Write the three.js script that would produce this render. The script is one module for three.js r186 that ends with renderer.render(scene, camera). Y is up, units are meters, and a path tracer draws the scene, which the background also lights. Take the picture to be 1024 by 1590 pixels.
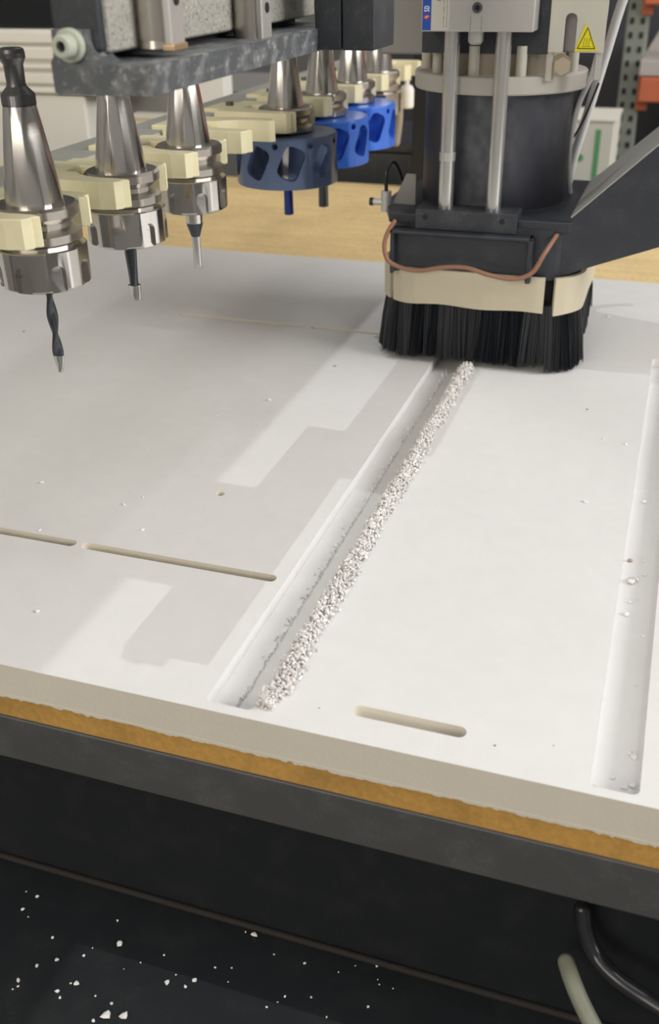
import * as THREE from 'three';
import { RoundedBoxGeometry } from 'three/addons/geometries/RoundedBoxGeometry.js';
import { mergeGeometries, toCreasedNormals } from 'three/addons/utils/BufferGeometryUtils.js';
import { RectAreaLightUniformsLib } from 'three/addons/lights/RectAreaLightUniformsLib.js';
import { Brush, Evaluator, SUBTRACTION } from 'three-bvh-csg';

// ------------------------------------------------------------------ camera, light, exposure
// world: x along the front edge of the sheet, y up from the sheet's top face, z towards the viewer (front edge z = 0)
const scene = new THREE.Scene();
const CAM = { f: 1551.268, yaw: 0.3327994, pitch: -0.5140948, roll: -0.0169274, y: 0.2998221, z: 0.3127557 };
const camera = new THREE.PerspectiveCamera(2 * Math.atan(795 / CAM.f) * 180 / Math.PI, 1024 / 1590, 0.02, 60);
camera.position.set(0, CAM.y, CAM.z);
camera.rotation.set(CAM.pitch, CAM.yaw, CAM.roll, 'YXZ');
camera.focus = 0.58; camera.userData.fStop = 11;
camera.updateMatrixWorld(true);
scene.background = new THREE.Color(0x0b0c0e);
const renderer = new THREE.WebGLRenderer();
renderer.toneMapping = THREE.LinearToneMapping;
renderer.toneMappingExposure = 0.465;
renderer.shadowMap.enabled = true;
RectAreaLightUniformsLib.init();
// bay lamps placed from the shadows, ceiling panels added as fill: [x, y, z, width, length, intensity, colour, name]
const LAMPS = [
  { at: [-0.25, 2.72, -0.162], w: 0.012, l: 0.012, i: 52000, c: [0.96, 0.985, 1.0], k: 'bay' },
  { at: [0.79, 2.72, 0.39], w: 0.03, l: 0.03, i: 2600, c: [0.96, 0.985, 1.0], k: 'bay' },
  { at: [2.2, 2.72, -0.10], w: 0.3, l: 0.3, i: 14, c: [1.0, 0.985, 0.965], k: 'bay' },
  { at: [-0.5, 2.75, 1.9], w: 1.4, l: 0.7, i: 1.5, c: [1, 0.945, 0.87], k: 'panel' },
  { at: [0.9, 2.75, -2.2], w: 0.7, l: 1.4, i: 5, c: [0.97, 0.985, 1], k: 'panel' },
  { at: [-0.5, 2.75, -2.7], w: 1.4, l: 0.7, i: 6, c: [1, 0.98, 0.95], k: 'panel' },
  { at: [1.1, 2.75, 1.3], w: 0.7, l: 1.4, i: 1.0, c: [1, 0.99, 0.98], k: 'panel' },
];
const ADDED_WINDOWS = [  // unseen windows, added to fill from the front and the right
  { name: 'added_window_1', at: [-1.3, 1.5, 3.13], turn: Math.PI, w: 2.4, h: 1.5, i: 10.0, c: [1, 0.92, 0.80] },
  { name: 'added_window_2', at: [3.93, 1.95, -0.2], turn: -Math.PI / 2, w: 2.6, h: 1.6, i: 27, c: [1, 0.975, 0.95] },
];

// ------------------------------------------------------------------ helpers
let seed = 20417;
const rnd = () => { seed = (seed * 1664525 + 1013904223) >>> 0; return seed / 4294967296; };
const rr = (a, b) => a + (b - a) * rnd();
const V = (x, y, z) => new THREE.Vector3(x, y, z);
const camDir = (u, v) => V((u - 512) / CAM.f, -(v - 795) / CAM.f, -1).applyQuaternion(camera.quaternion);
// where the sight line of pixel (u, v) meets the plane axis = val that the thing stands on or in
function hit(u, v, axis, val) {
  const d = camDir(u, v), c = camera.position;
  const t = (val - c[axis]) / d[axis];
  return c.clone().addScaledVector(d, t);
}
const used = {};
function numbered(n) { const k = used[n] = (used[n] ?? -1) + 1; return k ? `${n}_${String(k).padStart(3, '0')}` : n; }
function thing(name, label, category, group, pos = [0, 0, 0]) {
  const g = new THREE.Group(); g.name = numbered(name); g.position.set(...pos);
  g.userData = { label, category }; if (group) g.userData.group = group;
  scene.add(g); return g;
}
function part(name, geo, mat, parent, label) {
  const m = new THREE.Mesh(Array.isArray(geo) ? merge(geo) : geo, mat);
  m.name = name; m.castShadow = m.receiveShadow = true;
  if (label) m.userData.label = label;
  parent.add(m); return m;
}
function single(name, geo, mat, label, category, group) {
  const m = new THREE.Mesh(Array.isArray(geo) ? merge(geo) : geo, mat);
  m.name = numbered(name); m.castShadow = m.receiveShadow = true;
  m.userData = { label, category }; if (group) m.userData.group = group;
  scene.add(m); return m;
}
function struct(name, geo, mat, parent) {
  const m = new THREE.Mesh(Array.isArray(geo) ? merge(geo) : geo, mat);
  m.name = name; m.castShadow = m.receiveShadow = true;
  if (!parent) m.userData.kind = 'structure';
  (parent || scene).add(m); return m;
}
function copy(o, label) { const c = o.clone(); c.name = numbered(o.name.replace(/_\d{3}$/, '')); if (label) c.userData = { ...o.userData, label }; scene.add(c); return c; }
function norm(g) { const n = g.index ? g.toNonIndexed() : g; for (const k of Object.keys(n.attributes)) if (!['position', 'normal', 'uv'].includes(k)) n.deleteAttribute(k); n.clearGroups(); return n; }
const merge = (gs) => mergeGeometries(gs.map(norm), false);
const box = (w, h, d, x = 0, y = 0, z = 0) => uvBox(new THREE.BoxGeometry(w, h, d), w, h, d).translate(x, y, z);
function uvBox(g, w, h, d) {           // uv in metres
  const p = g.attributes.position, n = g.attributes.normal, uv = g.attributes.uv;
  for (let i = 0; i < p.count; i++) {
    const ax = Math.abs(n.getX(i)), ay = Math.abs(n.getY(i)), az = Math.abs(n.getZ(i));
    if (ax > ay && ax > az) uv.setXY(i, p.getZ(i), p.getY(i)); else if (ay > az) uv.setXY(i, p.getX(i), p.getZ(i)); else uv.setXY(i, p.getX(i), p.getY(i));
  }
  return g;
}
const rbox = (w, h, d, r = 0.002, x = 0, y = 0, z = 0, s = 2) => uvBox(new RoundedBoxGeometry(w, h, d, s, Math.min(r, w / 2.01, h / 2.01, d / 2.01)), w, h, d).translate(x, y, z);
// box given by its corners
const span = (x0, x1, y0, y1, z0, z1, r = 0.0012) => rbox(Math.abs(x1 - x0), Math.abs(y1 - y0), Math.abs(z1 - z0), r, (x0 + x1) / 2, (y0 + y1) / 2, (z0 + z1) / 2);
const cyl = (r0, r1, h, x = 0, y = 0, z = 0, n = 40) => new THREE.CylinderGeometry(r0, r1, h, n).translate(x, y, z);
function lathe(pts, n = 64, crease = 0.5) { return toCreasedNormals(new THREE.LatheGeometry(pts.map(([r, y]) => new THREE.Vector2(Math.max(r, 1e-5), y)), n), crease); }
function tube(pts, r, seg = 64, rad = 10, closedEnds = true) {
  const c = new THREE.CatmullRomCurve3(pts.map(p => p.isVector3 ? p : V(...p)));
  const gs = [new THREE.TubeGeometry(c, seg, r, rad, false)];
  if (closedEnds) { gs.push(new THREE.SphereGeometry(r, rad, 8).translate(...c.getPoint(0).toArray()), new THREE.SphereGeometry(r, rad, 8).translate(...c.getPoint(1).toArray())); }
  return merge(gs);
}
function extrude(shape, depth, bevel = 0, curve = 8) {
  return new THREE.ExtrudeGeometry(shape, { depth, bevelEnabled: bevel > 0, bevelSize: bevel, bevelThickness: bevel, bevelSegments: 2, curveSegments: curve });
}
const poly = (pts) => new THREE.Shape(pts.map(([x, y]) => new THREE.Vector2(x, y)));

// ------------------------------------------------------------------ procedural textures
function hash2(x, y, s) { let h = (x * 374761393 + y * 668265263 + s * 2147483647) | 0; h = Math.imul(h ^ (h >>> 13), 1274126177); return ((h ^ (h >>> 16)) >>> 0) / 4294967296; }
function vnoise(x, y, per, s) {
  const xi = Math.floor(x), yi = Math.floor(y), fx = x - xi, fy = y - yi, u = fx * fx * (3 - 2 * fx), v = fy * fy * (3 - 2 * fy);
  const w = (a) => ((a % per) + per) % per;
  const a = hash2(w(xi), w(yi), s), b = hash2(w(xi + 1), w(yi), s), c = hash2(w(xi), w(yi + 1), s), d = hash2(w(xi + 1), w(yi + 1), s);
  return a + (b - a) * u + (c - a) * v + (a - b - c + d) * u * v;
}
function fbm(x, y, per, s, oct = 4) { let t = 0, a = 0.5, f = 1; for (let i = 0; i < oct; i++) { t += a * vnoise(x * f, y * f, per * f, s + i); a *= 0.5; f *= 2; } return t / (1 - Math.pow(0.5, oct)); }
function tex(n, fn, rep, srgb = true) {
  const d = new Uint8Array(n * n * 4);
  for (let j = 0; j < n; j++) for (let i = 0; i < n; i++) { const c = fn(i / n, j / n, i, j), k = (j * n + i) * 4; d[k] = c[0] * 255; d[k + 1] = c[1] * 255; d[k + 2] = c[2] * 255; d[k + 3] = 255; }
  const t = new THREE.DataTexture(d, n, n); t.wrapS = t.wrapT = THREE.RepeatWrapping; t.magFilter = THREE.LinearFilter; t.minFilter = THREE.LinearMipmapLinearFilter; t.generateMipmaps = true;
  if (srgb) t.colorSpace = THREE.SRGBColorSpace; t.repeat.set(rep, rep); t.needsUpdate = true; return t;
}
const cl = (x) => Math.min(1, Math.max(0, x));
const grey = (v) => [cl(v), cl(v), cl(v)];
const sheetTex = tex(256, (u, v) => { const a = fbm(u * 6, v * 6, 6, 3), b = fbm(u * 40, v * 40, 40, 7, 2); const k = 0.945 + 0.02 * a + 0.015 * b; return [k, k * 0.997, k * 0.992]; }, 3);
const fineBump = tex(256, (u, v) => grey(fbm(u * 64, v * 64, 64, 11, 3)), 12, false);
const mdfTex = tex(512, (u, v) => { const a = fbm(u * 8, v * 8, 8, 21), b = fbm(u * 120, v * 120, 120, 25, 2), sc = fbm(u * 3, v * 60, 60, 29, 3); const k = 0.80 + 0.10 * a + 0.08 * b + 0.08 * (sc - 0.5); return [cl(k * 1.02), cl(k * 0.90), cl(k * 0.66)]; }, 2.2);
const mdfEdgeTex = tex(256, (u, v) => { const a = fbm(u * 10, v * 10, 10, 31), b = fbm(u * 90, v * 90, 90, 35, 2); const k = 0.66 + 0.14 * a + 0.10 * b; return [cl(k * 0.98), cl(k * 0.76), cl(k * 0.40)]; }, 6);
const castTex = tex(512, (u, v) => { const a = fbm(u * 120, v * 120, 120, 41, 2), b = fbm(u * 14, v * 14, 14, 45), p = fbm(u * 60, v * 60, 60, 48, 2); let k = 0.60 + 0.10 * a + 0.08 * b; if (p > 0.74) k -= 0.14; if (p < 0.22) k += 0.08; return [cl(k), cl(k * 0.99), cl(k * 0.94)]; }, 12);
const castBump = tex(256, (u, v) => grey(fbm(u * 90, v * 90, 90, 51, 3)), 14, false);
const dustTex = (base, dust, amt, s, sc = 10) => tex(256, (u, v) => { const a = fbm(u * sc, v * sc, sc, s), b = fbm(u * 90, v * 90, 90, s + 5, 2); const sp = b > 0.74 ? 0.5 : 0; const k = cl((a - 0.45) * 2.2) * amt * (0.5 + b) + sp * amt; return base.map((c, i) => cl(c + (dust[i] - c) * cl(k))); }, 8);
const plateTex = dustTex([0.37, 0.385, 0.40], [0.74, 0.74, 0.73], 0.7, 61, 18);
const darkTex = dustTex([0.19, 0.205, 0.23], [0.42, 0.43, 0.45], 0.35, 71);
const spindleTex = tex(256, (u, v) => { const a = fbm(u * 6, v * 3, 6, 81, 3), b = fbm(u * 60, v * 40, 60, 86, 2), k = cl((a - 0.42) * 2.4) * (0.25 + 1.1 * b); return [0.20 + 0.32 * k, 0.21 + 0.315 * k, 0.245 + 0.30 * k]; }, 1);
const frameTex = dustTex([0.10, 0.115, 0.13], [0.22, 0.22, 0.22], 0.35, 91);
const tableTex = dustTex([0.31, 0.31, 0.315], [0.42, 0.42, 0.42], 0.4, 101);
const blackTex = dustTex([0.175, 0.19, 0.22], [0.33, 0.335, 0.35], 0.3, 111);
const creamTex = tex(128, (u, v) => { const a = fbm(u * 8, v * 8, 8, 121); const k = 0.90 + 0.07 * a; return [k * 1.0, k * 0.97, k * 0.81]; }, 10);
const brushed = tex(256, (u, v) => { const a = fbm(u * 4, v * 200, 200, 131, 2); return grey(0.35 + 0.4 * a); }, 10, false);
const concreteTex = tex(256, (u, v) => { const a = fbm(u * 6, v * 6, 6, 141); const k = 0.42 + 0.14 * a; return [k, k * 0.98, k * 0.95]; }, 0.5);

const S = (o) => new THREE.MeshStandardMaterial(o);
const P = (o) => new THREE.MeshPhysicalMaterial(o);
const lin = (r, g, b) => new THREE.Color().setRGB(r, g, b);
const M = {
  sheet: P({ map: sheetTex, color: lin(0.86, 0.86, 0.86), roughness: 0.42, bumpMap: fineBump, bumpScale: 0.00008, specularIntensity: 0.5 }),
  core: P({ map: sheetTex, color: lin(0.82, 0.775, 0.68), roughness: 0.6, bumpMap: fineBump, bumpScale: 0.0001 }),  // creamier tone of the sheet, for front edge, slot walls and burr
  chip: S({ color: lin(0.84, 0.83, 0.82), roughness: 0.8 }),
  chipGrey: S({ color: lin(0.55, 0.52, 0.48), roughness: 0.8 }),
  chipBrown: S({ color: lin(0.42, 0.33, 0.26), roughness: 0.8 }),
  speck: S({ color: lin(0.22, 0.21, 0.20), roughness: 0.8 }),
  mdf: S({ map: mdfTex, roughness: 0.75 }),
  mdfEdge: S({ map: mdfEdgeTex, roughness: 0.85, bumpMap: fineBump, bumpScale: 0.0002 }),
  table: S({ map: tableTex, roughness: 0.5, metalness: 0.0 }),
  frame: S({ map: frameTex, roughness: 0.55 }),
  steel: S({ color: lin(0.62, 0.60, 0.57), metalness: 1, roughness: 0.20 }),
  steelNut: S({ color: lin(0.60, 0.58, 0.55), metalness: 1, roughness: 0.16 }),
  steelDull: S({ color: lin(0.46, 0.43, 0.39), metalness: 1, roughness: 0.34 }),
  stud: S({ color: lin(0.16, 0.16, 0.165), metalness: 0.9, roughness: 0.35 }),
  carbide: S({ color: lin(0.075, 0.085, 0.095), metalness: 0.7, roughness: 0.28 }),
  tip: S({ color: lin(0.62, 0.62, 0.60), metalness: 1, roughness: 0.22 }),
  fork: S({ map: creamTex, roughness: 0.5 }),
  rail: S({ color: lin(0.46, 0.47, 0.43), roughness: 0.55, metalness: 0.2 }),
  cast: S({ map: castTex, roughness: 0.62, metalness: 0.25, bumpMap: castBump, bumpScale: 0.0005 }),
  plate: S({ map: plateTex, roughness: 0.45, metalness: 0.2 }),
  dark: S({ map: darkTex, roughness: 0.5 }),
  black: S({ map: blackTex, roughness: 0.48 }),
  spindle: S({ map: spindleTex, roughness: 0.5 }),
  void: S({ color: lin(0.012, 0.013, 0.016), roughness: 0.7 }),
  alu: S({ color: lin(0.60, 0.585, 0.56), metalness: 0.55, roughness: 0.38 }),
  rod: S({ color: lin(0.70, 0.69, 0.67), metalness: 0.85, roughness: 0.24 }),
  quill: S({ color: lin(0.50, 0.46, 0.42), metalness: 0.85, roughness: 0.3 }),
  brass: S({ color: lin(0.62, 0.46, 0.28), metalness: 0.8, roughness: 0.4 }),
  boltTan: S({ color: lin(0.50, 0.42, 0.32), metalness: 0.3, roughness: 0.45 }),
  ring: S({ color: lin(0.50, 0.475, 0.43), roughness: 0.5 }),
  beige: S({ color: lin(0.60, 0.58, 0.50), roughness: 0.55 }),
  tan: S({ color: lin(0.36, 0.31, 0.24), roughness: 0.65 }),
  grey: S({ color: lin(0.30, 0.29, 0.275), roughness: 0.55, metalness: 0.2 }),
  washer: S({ color: lin(0.52, 0.55, 0.46), roughness: 0.5 }),
  blue: S({ color: lin(0.06, 0.20, 0.80), metalness: 0.15, roughness: 0.32 }),
  blueDusty: S({ color: lin(0.16, 0.22, 0.38), metalness: 0.4, roughness: 0.36 }),
  blueBit: S({ color: lin(0.03, 0.06, 0.28), metalness: 0.5, roughness: 0.3 }),
  lid: S({ color: lin(0.34, 0.34, 0.325), roughness: 0.6 }),  // paler grey for the thin sheet on top of the duct
  band: P({ color: lin(0.64, 0.575, 0.43), roughness: 0.45, transmission: 0.12, thickness: 0 }),
  bristle: S({ color: lin(0.010, 0.0125, 0.017), roughness: 0.5 }),
  bristleCore: S({ color: lin(0.012, 0.013, 0.015), roughness: 0.7 }),
  copper: S({ color: lin(0.30, 0.15, 0.095), roughness: 0.45 }),
  cable: S({ color: lin(0.02, 0.02, 0.024), roughness: 0.22 }),
  hoseGrey: S({ color: lin(0.27, 0.28, 0.215), roughness: 0.5 }),
  hoseWhite: S({ color: lin(0.62, 0.62, 0.62), roughness: 0.45 }),
  orange: S({ color: lin(0.60, 0.16, 0.07), roughness: 0.5 }),
  bead: S({ color: lin(0.020, 0.017, 0.016), roughness: 0.8 }),
  rust: S({ color: lin(0.30, 0.10, 0.03), roughness: 0.8 }),
  upright: S({ color: lin(0.27, 0.29, 0.25), roughness: 0.55 }),
  shelf: S({ color: lin(0.52, 0.48, 0.44), roughness: 0.7 }),
  carton: S({ color: lin(0.72, 0.71, 0.62), roughness: 0.7 }),
  green: S({ color: lin(0.12, 0.36, 0.16), roughness: 0.7 }),
  white: S({ color: lin(0.90, 0.88, 0.81), roughness: 0.5 }),
  wall: S({ color: lin(0.46, 0.455, 0.445), roughness: 0.85 }),
  wallDark: S({ color: lin(0.05, 0.05, 0.055), roughness: 0.8 }),
  ceil: S({ color: lin(0.62, 0.615, 0.605), roughness: 0.9 }),
  concrete: S({ map: concreteTex, roughness: 0.8 }),
  lampBody: S({ color: lin(0.5, 0.5, 0.5), roughness: 0.5, metalness: 0.4 }),
};

// ------------------------------------------------------------------ the workshop shell
struct('floor', box(9, 0.1, 9.4, 0, -0.95, -0.7), M.concrete);
struct('ceiling', box(9, 0.1, 9.4, 0, 3.25, -0.7), M.ceil);
struct('wall_left', box(0.12, 4.2, 9.4, -4.0, 1.15, -0.7), M.wall);
struct('wall_right', box(0.12, 4.2, 9.4, 4.0, 1.15, -0.7), M.wall);
struct('wall_back', box(8, 4.2, 0.12, 0, 1.15, -4.2), M.wall);
struct('wall_front', box(8, 4.2, 0.12, 0, 1.15, 3.2), M.wall);
const lampLabels = ['small warm bay lamp hanging above the white sheet', 'small cool bay lamp hanging above the white sheet', 'square cool bay lamp hanging beyond the shelf side of the machine', 'wide ceiling panel added as fill in front of the machine', 'long ceiling panel added as fill behind the spindle towards the shelf', 'wide ceiling panel added as fill behind the machine', 'long ceiling panel added as fill in front of the shelf side'];
LAMPS.forEach((L, i) => {
  const g = thing(L.k === 'bay' ? 'bay_lamp' : 'fill_panel', lampLabels[i], 'lamp', null, [L.at[0], L.at[1], L.at[2]]);  // the ceiling panels are added only for soft fill
  part('housing', rbox(L.w + 0.04, 0.06, L.l + 0.04, 0.01, 0, 0.04, 0), M.lampBody, g);
  part('diffuser', rbox(L.w, 0.006, L.l, 0.002, 0, 0.008, 0), S({ color: 0xffffff, emissive: lin(...L.c), emissiveIntensity: L.k === 'bay' ? 6 : 1, roughness: 0.5 }), g);
  part('hanger', cyl(0.006, 0.006, 3.2 - L.at[1] - 0.06, 0, (3.2 - L.at[1] - 0.06) / 2 + 0.065, 0, 8), M.lampBody, g);
  const l = new THREE.RectAreaLight(lin(...L.c), L.i, L.w, L.l);
  l.name = 'lamp_light'; l.castShadow = true; l.position.set(0, -0.002, 0); g.add(l);
  l.rotation.x = -Math.PI / 2;
});

{ // unseen windows added as fill light: behind the viewer, and on the shelf side
  for (const W of ADDED_WINDOWS) {
    const g = new THREE.Group(); g.name = W.name; g.userData.kind = 'structure'; g.position.set(...W.at); g.rotation.y = W.turn; scene.add(g);
    struct('added_pane', box(W.w, W.h, 0.006, 0, 0, 0), S({ color: 0xffffff, emissive: lin(...W.c), emissiveIntensity: 0.8, roughness: 0.6 }), g);
    for (const sx of [-1, 0, 1]) struct('added_frame', box(0.05, W.h + 0.1, 0.04, sx * (W.w / 2 + (sx ? 0.025 : 0)), 0, 0), M.lampBody, g);
    for (const sy of [-1, 1]) struct('added_frame', box(W.w, 0.05, 0.04, 0, sy * (W.h / 2 + 0.025), 0), M.lampBody, g);
    const l = new THREE.RectAreaLight(lin(...W.c), W.i, W.w, W.h); l.name = 'fill_light'; l.castShadow = true; l.position.set(0, 0, 0.03); l.rotation.y = Math.PI; g.add(l);
  }
}
// ------------------------------------------------------------------ the machine table
const tableTop = thing('machine_table', 'dark grey machine table slab carrying the fibreboard spoilboard', 'table');
part('slab', span(-1.35, 0.95, -0.063, -0.034, -1.24, 0), M.table, tableTop);
const spoil = thing('spoilboard', 'tan fibreboard spoilboard under the white sheet', 'board');
part('board', span(-1.34, 0.94, -0.034, -0.0195, -1.22, -0.0016, 0.0006), M.mdf, spoil);
part('sawn_edge', span(-1.34, 0.94, -0.0338, -0.0196, -0.0018, -0.0008, 0.0004), M.mdfEdge, spoil, 'raw brown sawn front edge');

// white sheet: milled top layer over a solid layer
const SX0 = -1.05, SX1 = 0.72, SZ0 = -0.731, DEEP = 0.0075;
const sheet = thing('white_sheet', 'white plastic sheet with milled grooves and slots on the spoilboard', 'sheet');
{
  const outline = () => poly([[SX0, 0], [SX1, 0], [SX1, -SZ0], [SX0, -SZ0]]);      // shape plane: (x, -z)
  const rounded = (x0, x1, z0, z1, r) => {            // z0 front, z1 back, as holes
    const y0 = -z0, y1 = -z1, h = new THREE.Path();
    h.moveTo(x0 + r, y0); h.absarc(x0 + r, y0 + r, r, -Math.PI / 2, Math.PI, true);
    h.lineTo(x0, y1 - r); h.absarc(x0 + r, y1 - r, r, Math.PI, Math.PI / 2, true);
    h.lineTo(x1 - r, y1); h.absarc(x1 - r, y1 - r, r, Math.PI / 2, 0, true);
    h.lineTo(x1, y0 + r); h.absarc(x1 - r, y0 + r, r, 0, -Math.PI / 2, true);
    return h;
  };
  const circ = (x, z, r) => { const h = new THREE.Path(); h.absarc(x, -z, r, 0, Math.PI * 2, true); return h; };
  const top = outline();
  top.holes.push(
    rounded(-0.1722, -0.1485, -0.0055, -0.545, 0.0032),     // groove being cut
    rounded(0.0002, 0.0205, -0.0048, -0.512, 0.0034),       // finished groove
    rounded(-0.2985, -0.1775, -0.1065, -0.1132, 0.0032),    // slot in front, two runs with a bridge
    rounded(-0.62, -0.3025, -0.1065, -0.1132, 0.0032),
    rounded(-0.431, -0.3035, -0.5045, -0.5105, 0.0029),
    rounded(-0.2985, -0.1775, -0.5045, -0.5105, 0.0029),
    rounded(-0.1055, -0.0535, -0.0165, -0.0238, 0.0035),    // short slot
    circ(-0.247, -0.191, 0.0028), circ(-0.248, -0.422, 0.0024));
  const g1 = extrude(top, DEEP, 0, 10); g1.rotateX(-Math.PI / 2); g1.translate(0, -DEEP, 0);
  const low = outline();                                   // the narrow slots and holes go right through
  low.holes.push(rounded(-0.2985, -0.1775, -0.1065, -0.1132, 0.0032), rounded(-0.62, -0.3025, -0.1065, -0.1132, 0.0032), rounded(-0.431, -0.3035, -0.5045, -0.5105, 0.0029), rounded(-0.2985, -0.1775, -0.5045, -0.5105, 0.0029), circ(-0.247, -0.191, 0.0028), circ(-0.248, -0.422, 0.0024));
  const g2 = extrude(low, 0.0192 - DEEP, 0, 10); g2.rotateX(-Math.PI / 2); g2.translate(0, -0.0192, 0);
  const split = (g, k) => { const r = g.groups.filter(q => q.materialIndex === k), o = new THREE.BufferGeometry(); for (const n of ['position', 'normal', 'uv']) { const at = g.attributes[n], w = at.itemSize, arr = []; for (const q of r) for (let i = q.start * w; i < (q.start + q.count) * w; i++) arr.push(at.array[i]); o.setAttribute(n, new THREE.Float32BufferAttribute(arr, w)); } return o; };
  part('panel', [split(g1, 0), split(g2, 0)], M.sheet, sheet);
  // walls of the two wide grooves are as white as the face; sawn edge and slots have a creamier tone
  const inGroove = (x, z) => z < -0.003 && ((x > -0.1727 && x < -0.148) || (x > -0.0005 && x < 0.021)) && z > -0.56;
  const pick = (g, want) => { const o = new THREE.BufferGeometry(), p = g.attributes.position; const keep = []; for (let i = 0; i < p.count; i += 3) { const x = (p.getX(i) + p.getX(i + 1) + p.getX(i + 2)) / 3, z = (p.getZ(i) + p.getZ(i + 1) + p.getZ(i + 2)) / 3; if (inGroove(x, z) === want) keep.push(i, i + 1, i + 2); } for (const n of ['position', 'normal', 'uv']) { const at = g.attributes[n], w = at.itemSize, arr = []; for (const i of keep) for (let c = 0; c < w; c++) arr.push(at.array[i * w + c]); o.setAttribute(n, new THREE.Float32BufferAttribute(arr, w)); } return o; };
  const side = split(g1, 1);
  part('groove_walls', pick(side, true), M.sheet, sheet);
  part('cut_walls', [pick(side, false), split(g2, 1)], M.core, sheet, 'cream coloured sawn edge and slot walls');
  // ragged burr left by the saw along the lower front edge
  const n = 1500, pts = []; let h = 0.5, dr = 0;
  for (let i = 0; i <= n; i++) { const x = -0.62 + 1.1 * i / n; if (rnd() < 0.3) dr = rr(0, 1); h += (dr - h) * 0.75; const amp = 0.0005 + 0.0017 * fbm(x * 18 + 40, 0.5, 512, 201, 2); pts.push([x, -0.0192 - amp * (0.35 + h + 0.25 * rnd())]); }
  const burr = poly([...pts, [0.48, -0.0186], [-0.62, -0.0186]]);
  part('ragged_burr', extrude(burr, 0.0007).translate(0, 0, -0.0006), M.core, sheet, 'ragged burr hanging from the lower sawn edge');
  // thin torn ridge left standing on the floor of the fresh groove
  const fl = [];
  let z = -0.008;
  while (z > -0.45) {
    const l = rr(0.0015, 0.006), hh = rr(0.0012, 0.0036) * (rnd() < 0.12 ? 1.4 : 1), x = -0.1590 + rr(-0.0004, 0.0004);
    const g = new THREE.ConeGeometry(1, 1, 4); g.scale(rr(0.0004, 0.0009), hh, l * 0.7); g.rotateY(rr(-0.2, 0.2)); g.translate(x, -DEEP + hh / 2, z); fl.push(g);
    if (rnd() < 0.4) { const s = rr(0.0008, 0.0022), q = new THREE.TetrahedronGeometry(s); q.rotateX(rr(0, 6)); q.rotateY(rr(0, 6)); q.translate(x - rr(0.0005, 0.0035), -DEEP + s * 0.4, z); fl.push(q); }
    z -= l * 0.8;
  }
  part('torn_ridge', fl, M.sheet, sheet, 'torn plastic ridge on the groove floor').userData.kind = 'stuff';
}

// crumbs heaped along the fresh groove
function crumbGeo(s) { seed = s; const g = norm(new THREE.IcosahedronGeometry(1, 0)); const p = g.attributes.position, m = {}; for (let i = 0; i < p.count; i++) { const k = [p.getX(i), p.getY(i), p.getZ(i)].map(a => a.toFixed(3)).join(); m[k] ??= [rr(0.55, 1.25), rr(0.4, 1.1)]; p.setXYZ(i, p.getX(i) * m[k][0], p.getY(i) * m[k][1] * 0.8, p.getZ(i) * m[k][0]); } g.computeVertexNormals(); return g; }
const crumbs = [11, 12, 13, 14].map(crumbGeo);
{
  seed = 777;
  const N = 9000, im = new THREE.InstancedMesh(crumbs[0], M.chip, N), d = new THREE.Object3D(); let c = 0;
  while (c < N) {
    const z = -0.0075 - Math.pow(rnd(), 0.92) * 0.44, w = 0.0062 + 0.0022 * (fbm(z * 40 + 30, 1.5, 256, 301, 3) - 0.5) * 2;
    const cx = -0.1418 + 0.0016 * (fbm(z * 25 + 60, 3.5, 256, 305, 2) - 0.5) * 2 - (z > -0.02 ? 0.002 : 0);
    const t = (rnd() + rnd() + rnd()) / 1.5 - 1, x = cx + t * w * 1.25;
    const hmax = 0.0052 * Math.max(0, 1 - Math.pow(Math.abs(t) / 0.95, 1.5)) * (0.6 + 0.8 * fbm(z * 90 + 20, x * 300 + 99, 512, 309, 2));
    let y = rnd() * hmax; if (x < -0.1485) y = -DEEP + rnd() * 0.004 + hmax * 0.3;
    const s = rr(0.0005, 0.0013) * (rnd() < 0.06 ? 1.6 : 1);
    d.position.set(x, y + s * 0.5, z); d.rotation.set(rr(0, 6), rr(0, 6), rr(0, 6)); d.scale.set(s * rr(0.7, 1.5), s, s * rr(0.6, 1.2)); d.updateMatrix(); im.setMatrixAt(c, d.matrix);
    im.setColorAt(c, ((t) => lin(t, t * 0.985, t * 0.975))(rr(0.82, 1))); c++;
  }
  im.name = 'chip_heap'; im.castShadow = im.receiveShadow = true;
  im.userData = { label: 'long heap of white plastic crumbs beside the fresh groove', category: 'chips', kind: 'stuff' };
  scene.add(im);
}

// ------------------------------------------------------------------ machine base under the table
const LEDGE = -0.183;
const base = thing('machine_pedestal', 'black steel machine frame below the table edge with a chip covered ledge', 'machine frame');
part('frame_side', span(-1.3, 0.9, LEDGE - 0.02, -0.0632, -1.15, -0.03, 0.002), M.frame, base);
part('ledge', span(-1.3, 0.9, LEDGE - 0.03, LEDGE, -0.03, 0.34, 0.003), M.frame, base);
part('bead', tube([[-1.29, LEDGE + 0.001, -0.0285], [0, LEDGE + 0.001, -0.0285], [0.89, LEDGE + 0.001, -0.0285]], 0.0020, 8, 12), M.bead, base, 'rounded brownish bead along the ledge');
part('foot', span(-1.2, -1.05, -0.9, LEDGE - 0.03, -0.9, 0.2), M.frame, base);
part('foot', span(0.65, 0.8, -0.9, LEDGE - 0.03, -0.9, 0.2), M.frame, base);
{ const r = hit(738, 1358, 'z', -0.028); part('rusty_bolt', lathe([[0, 0.002], [0.003, 0.0015], [0.0042, 0], [0.0042, -0.004]], 16).rotateX(Math.PI / 2).translate(r.x, -0.0845, -0.03), M.rust, base, 'rust brown bolt head'); }
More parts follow.
